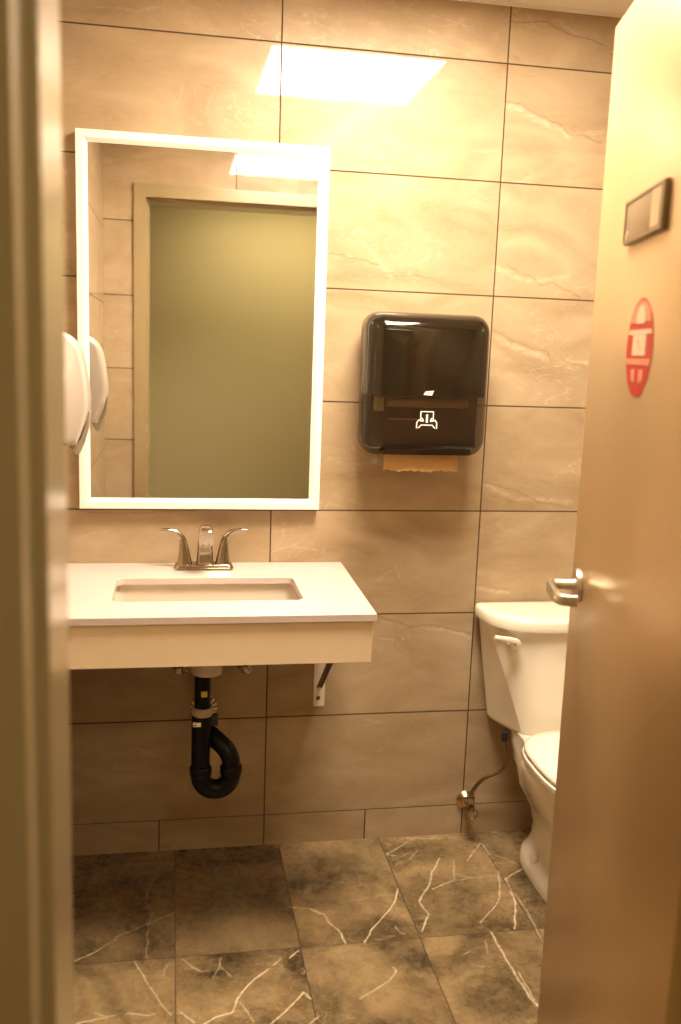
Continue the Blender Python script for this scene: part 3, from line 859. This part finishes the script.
# printed marks
def flat_text(body, size, font_mat, cx, y, cz, parent, name, shear=0.0):
    cu = bpy.data.curves.new(name, 'FONT'); cu.body = body; cu.size = size; cu.align_x = 'CENTER'; cu.align_y = 'CENTER'; cu.extrude = .0002; cu.shear = shear
    tmp = bpy.data.objects.new('tmp', cu); C.objects.link(tmp)
    bpy.context.view_layer.update()
    dg = bpy.context.evaluated_depsgraph_get()
    me_ = bpy.data.meshes.new_from_object(tmp.evaluated_get(dg))
    bm_ = bmesh.new(); bm_.from_mesh(me_)
    bpy.data.objects.remove(tmp); bpy.data.meshes.remove(me_)
    bmesh.ops.transform(bm_, matrix=Matrix.Translation((cx, y, cz)) @ Matrix.Rotation(math.radians(90), 4, 'X'), verts=bm_.verts)
    return obj(name, bm_, font_mat, parent, smooth=False)
LX, LZ = .3860, 1.353
bm = bmesh.new()
w_, h_ = .0112, .0062
prism(bm, [(LX - w_ - .002, LZ - h_ + .001), (LX - w_ + .003, LZ + h_ - .002), (LX + w_ + .003, LZ + h_), (LX + w_ - .002, LZ - h_)], lambda a, b: Vector((a, YB - .0003, b)), lambda a, b: Vector((a, YB - .0009, b)))
lg = obj('printed_logo', bm, M_PRINT, pt, smooth=False); lg['label'] = 'small white printed logo'
flat_text('TORK', .0076, M_BLACKP, LX, YB - .0012, LZ, lg, 'logo_letters', .15)
# pictogram: two hands pulling a towel
IX, IZ = .3850, 1.2835
bm = bmesh.new()
def stroke(bm, pts_, w):
    for (ax, az), (bx, bz) in zip(pts_, pts_[1:]):
        dx, dz = bx - ax, bz - az; L_ = math.hypot(dx, dz); nx, nz = -dz / L_ * w / 2, dx / L_ * w / 2
        ex, ez = dx / L_ * w * .3, dz / L_ * w * .3
        q = [(ax - ex + nx, az - ez + nz), (bx + ex + nx, bz + ez + nz), (bx + ex - nx, bz + ez - nz), (ax - ex - nx, az - ez - nz)]
        prism(bm, q, lambda a, b: Vector((IX + a, YB - .0003, IZ + b)), lambda a, b: Vector((IX + a, YB - .0009, IZ + b)))
stroke(bm, [(-.017, -.004), (-.017, .021), (.017, .021), (.017, -.004)], .0025)
stroke(bm, [(-.022, -.022), (-.015, -.014), (.015, -.014), (.022, -.022)], .0025)
stroke(bm, [(0, -.006), (0, .012)], .0055)
for s_ in (-1, 1):
    stroke(bm, [(s_ * .027, -.022), (s_ * .027, -.008), (s_ * .022, -.001), (s_ * .010, -.004)], .0032)
    stroke(bm, [(s_ * .010, -.001), (s_ * .014, .004)], .003)
obj('printed_symbol', bm, M_PRINT, pt, smooth=False)['label'] = 'white printed symbol of two hands pulling a sheet'
# hanging towel, top-level because it can be pulled away
bm = bmesh.new()
N = 46
tx0, tx1 = .2830, .4885
cols = []
for i in range(N + 1):
    u = i / N; x = tx0 + (tx1 - tx0) * u
    tooth = .0042 * abs(math.sin(u * math.pi * 9.5)) + .0022 * math.sin(u * 23) * math.sin(u * 7)
    zb = 1.1395 + tooth - .0015 * math.sin(u * 5) + (.002 if u < .5 else 0)
    cols.append([Vector((x, -.140 + .0025 * math.sin(u * 9 + r * 1.2) * (r / 6) - .004 * (r / 6) ** 2, 1.202 + (zb - 1.202) * r / 6)) for r in range(7)])
vr = [[bm.verts.new(p) for p in c] for c in cols]
for a, b in zip(vr, vr[1:]):
    for i in range(6): bm.faces.new((a[i], b[i], b[i + 1], a[i + 1]))
tw = obj('paper_towel', bm, M_KRAFT, None)
md = tw.modifiers.new('solid', 'SOLIDIFY'); md.thickness = .0007
tag(tw, 'brown kraft paper towel end with a torn zigzag edge hanging from the dispenser', 'paper towel')

# ------------------------------------------------------------------ toilet
TX = .835
toi = empty('toilet', (TX, -.35, 0), 'white two-piece toilet with closed lid, half hidden behind the open door', 'toilet')
def egg(cx, yb, yf, hw, n=40, p=2.3, pb=3.2):
    """plan outline: squarer at the back, rounder to the front; y decreases to the front"""
    out = []
    ym = yb + (yf - yb) * .42
    for k in range(n):
        a = 2 * math.pi * k / n
        c, s = math.cos(a), math.sin(a)
        if s >= 0:   # back
            out.append((cx + hw * math.copysign(abs(c) ** (2 / pb), c), ym + (yb - ym) * abs(s) ** (2 / pb)))
        else:
            out.append((cx + hw * math.copysign(abs(c) ** (2 / p), c), ym + (yf - ym) * abs(s) ** (2 / p)))
    return out
def E3(z, *a, **k): return [Vector((x, y, z)) for x, y in egg(*a, **k)]
bm = bmesh.new()
loft(bm, [E3(.0005, TX, -.10, -.60, .108), E3(.018, TX, -.10, -.60, .108), E3(.040, TX, -.105, -.595, .102), E3(.056, TX, -.115, -.575, .088), E3(.085, TX, -.12, -.56, .076),
          E3(.13, TX, -.12, -.555, .078), E3(.19, TX, -.115, -.58, .098), E3(.25, TX, -.10, -.63, .132), E3(.30, TX, -.085, -.675, .160), E3(.345, TX, -.07, -.705, .177), E3(.372, TX, -.06, -.715, .182),
          E3(.385, TX, -.055, -.716, .181), E3(.390, TX, -.058, -.712, .177)])
bw = obj('bowl', bm, M_PORC, toi, angle=60)
# make the rear deck narrower
for v in bw.data.vertices:
    w = bw.matrix_basis.translation + v.co
    yw = w.y - .35; zw = w.z
    if yw > -.34 and zw > .10:
        k = min(1, (yw + .34) / .14); k = k * k * (3 - 2 * k)
        lim = .124
        xo = w.x
        if abs(xo) > lim: v.co.x = v.co.x + (math.copysign(lim + (abs(xo) - lim) * (1 - k), xo) - xo)
# foot bolt cap
bm = bmesh.new()
rings = []
for k in range(6):
    a = math.pi / 2 * k / 5
    rings.append([Vector((TX - .086 + .017 * math.cos(a) * math.cos(t), -.262 + .017 * math.cos(a) * math.sin(t), .050 + .022 * math.sin(a) * 1.0)) for t in [2 * math.pi * q / 20 for q in range(20)]])
rings[-1] = [Vector((TX - .086 + .001 * math.cos(t), -.262 + .001 * math.sin(t), .072)) for t in [2 * math.pi * q / 20 for q in range(20)]]
loft(bm, rings)
obj('bolt_cap', bm, M_PORC, toi)
# seat and lid
bm = bmesh.new(); loft(bm, [E3(.3905, TX, -.235, -.722, .183, p=2.2, pb=3.2), E3(.396, TX, -.233, -.725, .187, p=2.2, pb=3.2), E3(.407, TX, -.234, -.724, .186, p=2.2, pb=3.2), E3(.409, TX, -.237, -.720, .182, p=2.2, pb=3.2)])
obj('seat', bm, M_WHITE, toi, angle=50)
bm = bmesh.new(); loft(bm, [E3(.412, TX, -.236, -.716, .179, p=2.2, pb=3.2), E3(.416, TX, -.234, -.720, .183, p=2.2, pb=3.2), E3(.424, TX, -.236, -.718, .181, p=2.2, pb=3.2), E3(.431, TX, -.245, -.705, .170, p=2.2, pb=3.2), E3(.434, TX, -.28, -.66, .13, p=2.2, pb=3.2)])
lid_ = obj('lid', bm, M_WHITE, toi, angle=60)
for s_ in (-1, 1):
    bm = bmesh.new(); box(bm, TX + s_ * .075 - .02, TX + s_ * .075 + .02, -.234, -.214, .3895, .410, .004)
    obj('lid_hinge', bm, M_WHITE, toi)
# tank: front with a crease that runs diagonally down
def tank_ring(z, hw, cw, yf):
    """D-shaped plan; beyond the crease at +-cw the side runs straight back"""
    P_ = 2.7; y0 = -.030
    fy = lambda x: y0 + (yf - y0) * max(0.0, 1 - (abs(x) / hw) ** P_) ** (1 / P_)
    h = [(-hw + .004, -.016), (-hw, -.022)]
    yc = fy(cw)
    for k in range(1, 5): h.append((-hw + (hw - cw) * k / 4, y0 + (yc - y0) * k / 4))
    n3 = 14
    for k in range(1, n3 + 1):
        t = k / n3
        x = -cw * math.cos(math.pi / 2 * t)
        h.append((x, fy(x)))
    full = h + [(-x, y) for x, y in reversed(h[:-1])]
    return [Vector((TX + x, y, z)) for x, y in full]
bm = bmesh.new()
rings = []
zt, zb_ = .7035, .405
for k in range(15):
    t = k / 14
    z = zt + (zb_ - zt) * t
    hw = .218 - .044 * t
    rings.append(tank_ring(z, hw, hw * .994 - .050 * t, -.212 + .014 * t))
for dz, s_ in ((.010, .988), (.019, .955), (.026, .90), (.030, .80)):
    rings.append([Vector((TX + (p.x - TX) * s_, -.11 + (p.y + .11) * s_, zb_ - dz)) for p in rings[14]])
loft(bm, rings)
tk = obj('tank', bm, M_PORC, toi, angle=14)
def lid_ring(z, g_):
    out = []
    hw, yb, yf = .233 - g_, -.012 - g_, -.226 + g_
    n2 = 56
    for k in range(n2):
        a = 2 * math.pi * k / n2
        c, s = math.cos(a), math.sin(a)
        if s >= 0: x = hw * math.copysign(abs(c) ** (2 / 8.0), c); y = -.045 + (yb + .045) * abs(s) ** (2 / 8)
        else: x = hw * math.copysign(abs(c) ** (2 / 2.9), c); y = -.045 + (yf + .045) * abs(s) ** (2 / 2.9)
        out.append(Vector((TX + x, y, z)))
    return out
bm = bmesh.new(); loft(bm, [lid_ring(.7045, .006), lid_ring(.7065, .001), lid_ring(.712, 0), lid_ring(.731, .0), lid_ring(.739, .004), lid_ring(.7425, .012), lid_ring(.7435, .03)])
obj('tank_lid', bm, M_PORC, toi, angle=50)
# flush lever
bm = bmesh.new()
hx_, hz_ = TX - .172, .668
cyl(bm, (hx_, -.155, hz_), (0, -1, 0), .015, .0135, .046, 22, .002)
fl_ = obj('flush_handle', bm, M_WHITE, toi)
bm = bmesh.new()
path = spline([(hx_ + .010, -.203, hz_ + .000), (hx_ + .004, -.206, hz_ + .011), (hx_ - .020, -.207, hz_ + .018), (hx_ - .058, -.200, hz_ + .023)], 6)
rings = []
for i, p in enumerate(path):
    t = i / (len(path) - 1)
    q = (path[min(i + 1, len(path) - 1)] - path[max(i - 1, 0)]).normalized()
    nrm = Vector((-q.z, 0, q.x))
    rings.append([p + nrm * v + Vector((0, u, 0)) for u, v in rrect(0, 0, .0055, .0095 - .0035 * t, .004, 3)])
loft(bm, rings)
obj('lever', bm, M_WHITE, fl_)

# water supply of the toilet
wv = empty('toilet_valve', (.618, 0, .109), 'chrome water valve with a hose, low on the wall left of the toilet', 'valve')
bm = bmesh.new(); cyl(bm, (.618, -.0035, .112), (0, -1, 0), .030, .018, .014, 32, .001)
obj('escutcheon', bm, M_BRASS, wv)
bm = bmesh.new(); tube(bm, [(.618, -.016, .112), (.618, -.045, .112), (.618, -.060, .112)], [.009, .010, .012], 18)
tube(bm, [(.618, -.048, .108), (.619, -.048, .126), (.620, -.048, .142)], [.010, .010, .0115], 16)
obj('valve_body', bm, M_CHROME, wv)
bm = bmesh.new()
rings = []
for d_, s in ((0, .5), (.003, 1), (.013, 1), (.016, .65)):
    rings.append([Vector((.622 + .0125 * math.cos(a) * s, -.060 - d_, .100 + .019 * math.sin(a) * s)) for a in [2 * math.pi * k / 32 for k in range(32)]])
loft(bm, rings)
obj('valve_handle', bm, M_CHROME, wv)
bm = bmesh.new()
tube(bm, spline([(.620, -.048, .140), (.624, -.050, .165), (.650, -.060, .205), (.695, -.075, .235), (.708, -.085, .262), (.703, -.095, .305), (.690, -.105, .335), (.688, -.11, .356)], 8), .0058, 12)
obj('hose', bm, M_HOSE, wv)
bm = bmesh.new(); tube(bm, [(.688, -.11, .346), (.688, -.11, .354), (.688, -.11, .3745)], [.008, .0095, .0095], 12)
obj('coupling_nut', bm, M_RUBBER, wv)

# ------------------------------------------------------------------ door leaf, opened into the room
S = Vector((.339, -1.610, 0)); dv = Vector((.1695, .733, 0)).normalized()
ang = math.atan2(dv.y, dv.x)
LEN = .765; TH = .044; ZT = 2.046
door = empty('door_1', S, kind='structure', rotz=ang)
# local axes: x along the leaf from hinge to free edge, +y = outer (hallway) face side
def lobj(name, bm, m, parent, **k):
    o = obj(name, bm, m, parent, local=True, **k)
    return o
bm = bmesh.new(); box(bm, 0, LEN, -TH, 0, .008, ZT, .0015, 2)
leaf = lobj('door_leaf', bm, M_DOOR, door, angle=30)
for hz in (.25, 1.02, 1.80):
    bm = bmesh.new(); cyl(bm, (-.006, -TH - .004, hz - .055), (0, 0, 1), .007, .007, .11, 16, .001)
    box(bm, -.002, -.0003, -TH, -.008, hz - .055, hz + .055)
    lobj('hinge', bm, M_SATIN, door)
# lever handle, both faces
RT, RZ = .692, 1.028
for side in (1, -1):
    h = empty('door_handle', (RT, 0 if side > 0 else -TH, RZ)); h.parent = door
    s = side
    bm = bmesh.new(); cyl(bm, (0, s * .0005, 0), (0, s, 0), .033, .031, .010, 40, .002)
    rose = lobj('rose', bm, M_SATIN, h)
    bm = bmesh.new(); tube(bm, [(0, s * .010, 0), (0, s * .030, 0), (0, s * .050, 0)], [.0125, .0105, .0105], 20)
    # bar to the hinge side with the end returning to the door
    path = spline([(.0, s * .046, 0), (-.006, s * .056, 0), (-.022, s * .060, 0), (-.06, s * .060, -.001), (-.098, s * .058, -.002), (-.112, s * .048, -.002), (-.114, s * .028, -.002)], 6)
    rings = []
    for i, p in enumerate(path):
        q = (path[min(i + 1, len(path) - 1)] - path[max(i - 1, 0)]).normalized()
        nrm = Vector((-q.y, q.x, 0))
        rings.append([p + nrm * u + Vector((0, 0, v)) for u, v in rrect(0, 0, .0065, .0105, .005, 4)])
    loft(bm, rings)
    lobj('lever', bm, M_SATIN, h, angle=45)
bm = bmesh.new(); box(bm, LEN + .0001, LEN + .0014, -TH / 2 - .0125, -TH / 2 + .0125, RZ - .028, RZ + .028, .0005)
lobj('latch_plate', bm, M_SATIN, door)

# plaque and sticker on the outer face of the door: own things
def on_door(t, out, z): return S + dv * t + Vector((-dv.y, dv.x, 0)) * out + Vector((0, 0, z))
pc = empty('sign_plaque', on_door(.424, 0, 1.673), 'small taupe rectangular sign plaque on the upper part of the door', 'sign', rotz=ang)
# local x along leaf (towards free edge)
bm = bmesh.new(); box(bm, -.112, .112, .0004, .008, -.035, .035, .002, 2)
plq = lobj('plate', bm, M_PLAQUE, pc)
bm = bmesh.new(); box(bm, -.092, -.046, .0081, .0086, -.027, .029, .0003, 1)
lobj('pale_panel', bm, M_PLAQUE_L, pc)['label'] = 'paler upright field'
bm = bmesh.new(); cyl(bm, (.090, .0081, -.021), (0, 1, 0), .008, .008, .0009, 20)
lobj('round_mark', bm, M_PLAQUE_L, pc)['label'] = 'pale round mark'
bm = bmesh.new(); ringprism(bm, rrect(0, 0, .110, .033, .003, 2), rrect(0, 0, .1045, .0295, .003, 2), lambda a, b: Vector((a, .0081, b)), lambda a, b: Vector((a, .0095, b)))
lobj('border', bm, M_PLAQUE, pc)

sk = empty('round_sticker', on_door(.407, 0, 1.474), 'round red and white printed sticker on the door below the sign plaque', 'sticker', rotz=ang)
bm = bmesh.new()
def disc(bm, r, y0, y1, n=48, sx=1.0):
    prism(bm, [(r * sx * math.cos(2 * math.pi * k / n), r * math.sin(2 * math.pi * k / n)) for k in range(n)], lambda a, b: Vector((a, y0, b)), lambda a, b: Vector((a, y1, b)))
disc(bm, .075, .0003, .0009)
lobj('disc', bm, M_RED, sk, smooth=False)
def patch(name, poly, m, y=.00095, lab=None):
    bm = bmesh.new(); prism(bm, poly, lambda a, b: Vector((a, y, b)), lambda a, b: Vector((a, y + .0004, b)))
    o = lobj(name, bm, m, sk, smooth=False)
    if lab: o['label'] = lab
# upper cap is orange-pink with a cream arch in it
cap_ = [(.070 * math.cos(math.radians(a)), .070 * math.sin(math.radians(a))) for a in range(32, 149, 6)]
patch('upper_field', cap_, M_PINK, lab='salmon upper field')
arch = [(-.022, .036), (.022, .036), (.022, .050), (.014, .060), (0, .064), (-.014, .060), (-.022, .050)]
patch('arch', arch, M_CREAMP, .0014, 'cream arch')
patch('band', [(-.066, .020), (.066, .020), (.064, .027), (-.064, .027)], M_CREAMP, lab='cream cross band')
patch('square', [(-.038, -.012), (.038, -.012), (.038, .0195), (-.038, .0195)], M_CREAMP, lab='cream square with a faint stroke')
patch('stroke', [(-.012, -.002), (-.008, -.004), (.012, .010), (.009, .013)], M_PINK, .0014)
patch('lower_band', [(-.068, -.026), (.068, -.026), (.0695, -.0165), (-.0695, -.0165)], M_PINK, lab='salmon lower band')
patch('left_bar', [(.010, -.054), (.034, -.050), (.036, -.033), (.012, -.033)], M_PINK)
patch('right_bar', [(-.034, -.050), (-.010, -.054), (-.010, -.033), (-.036, -.033)], M_PINK)
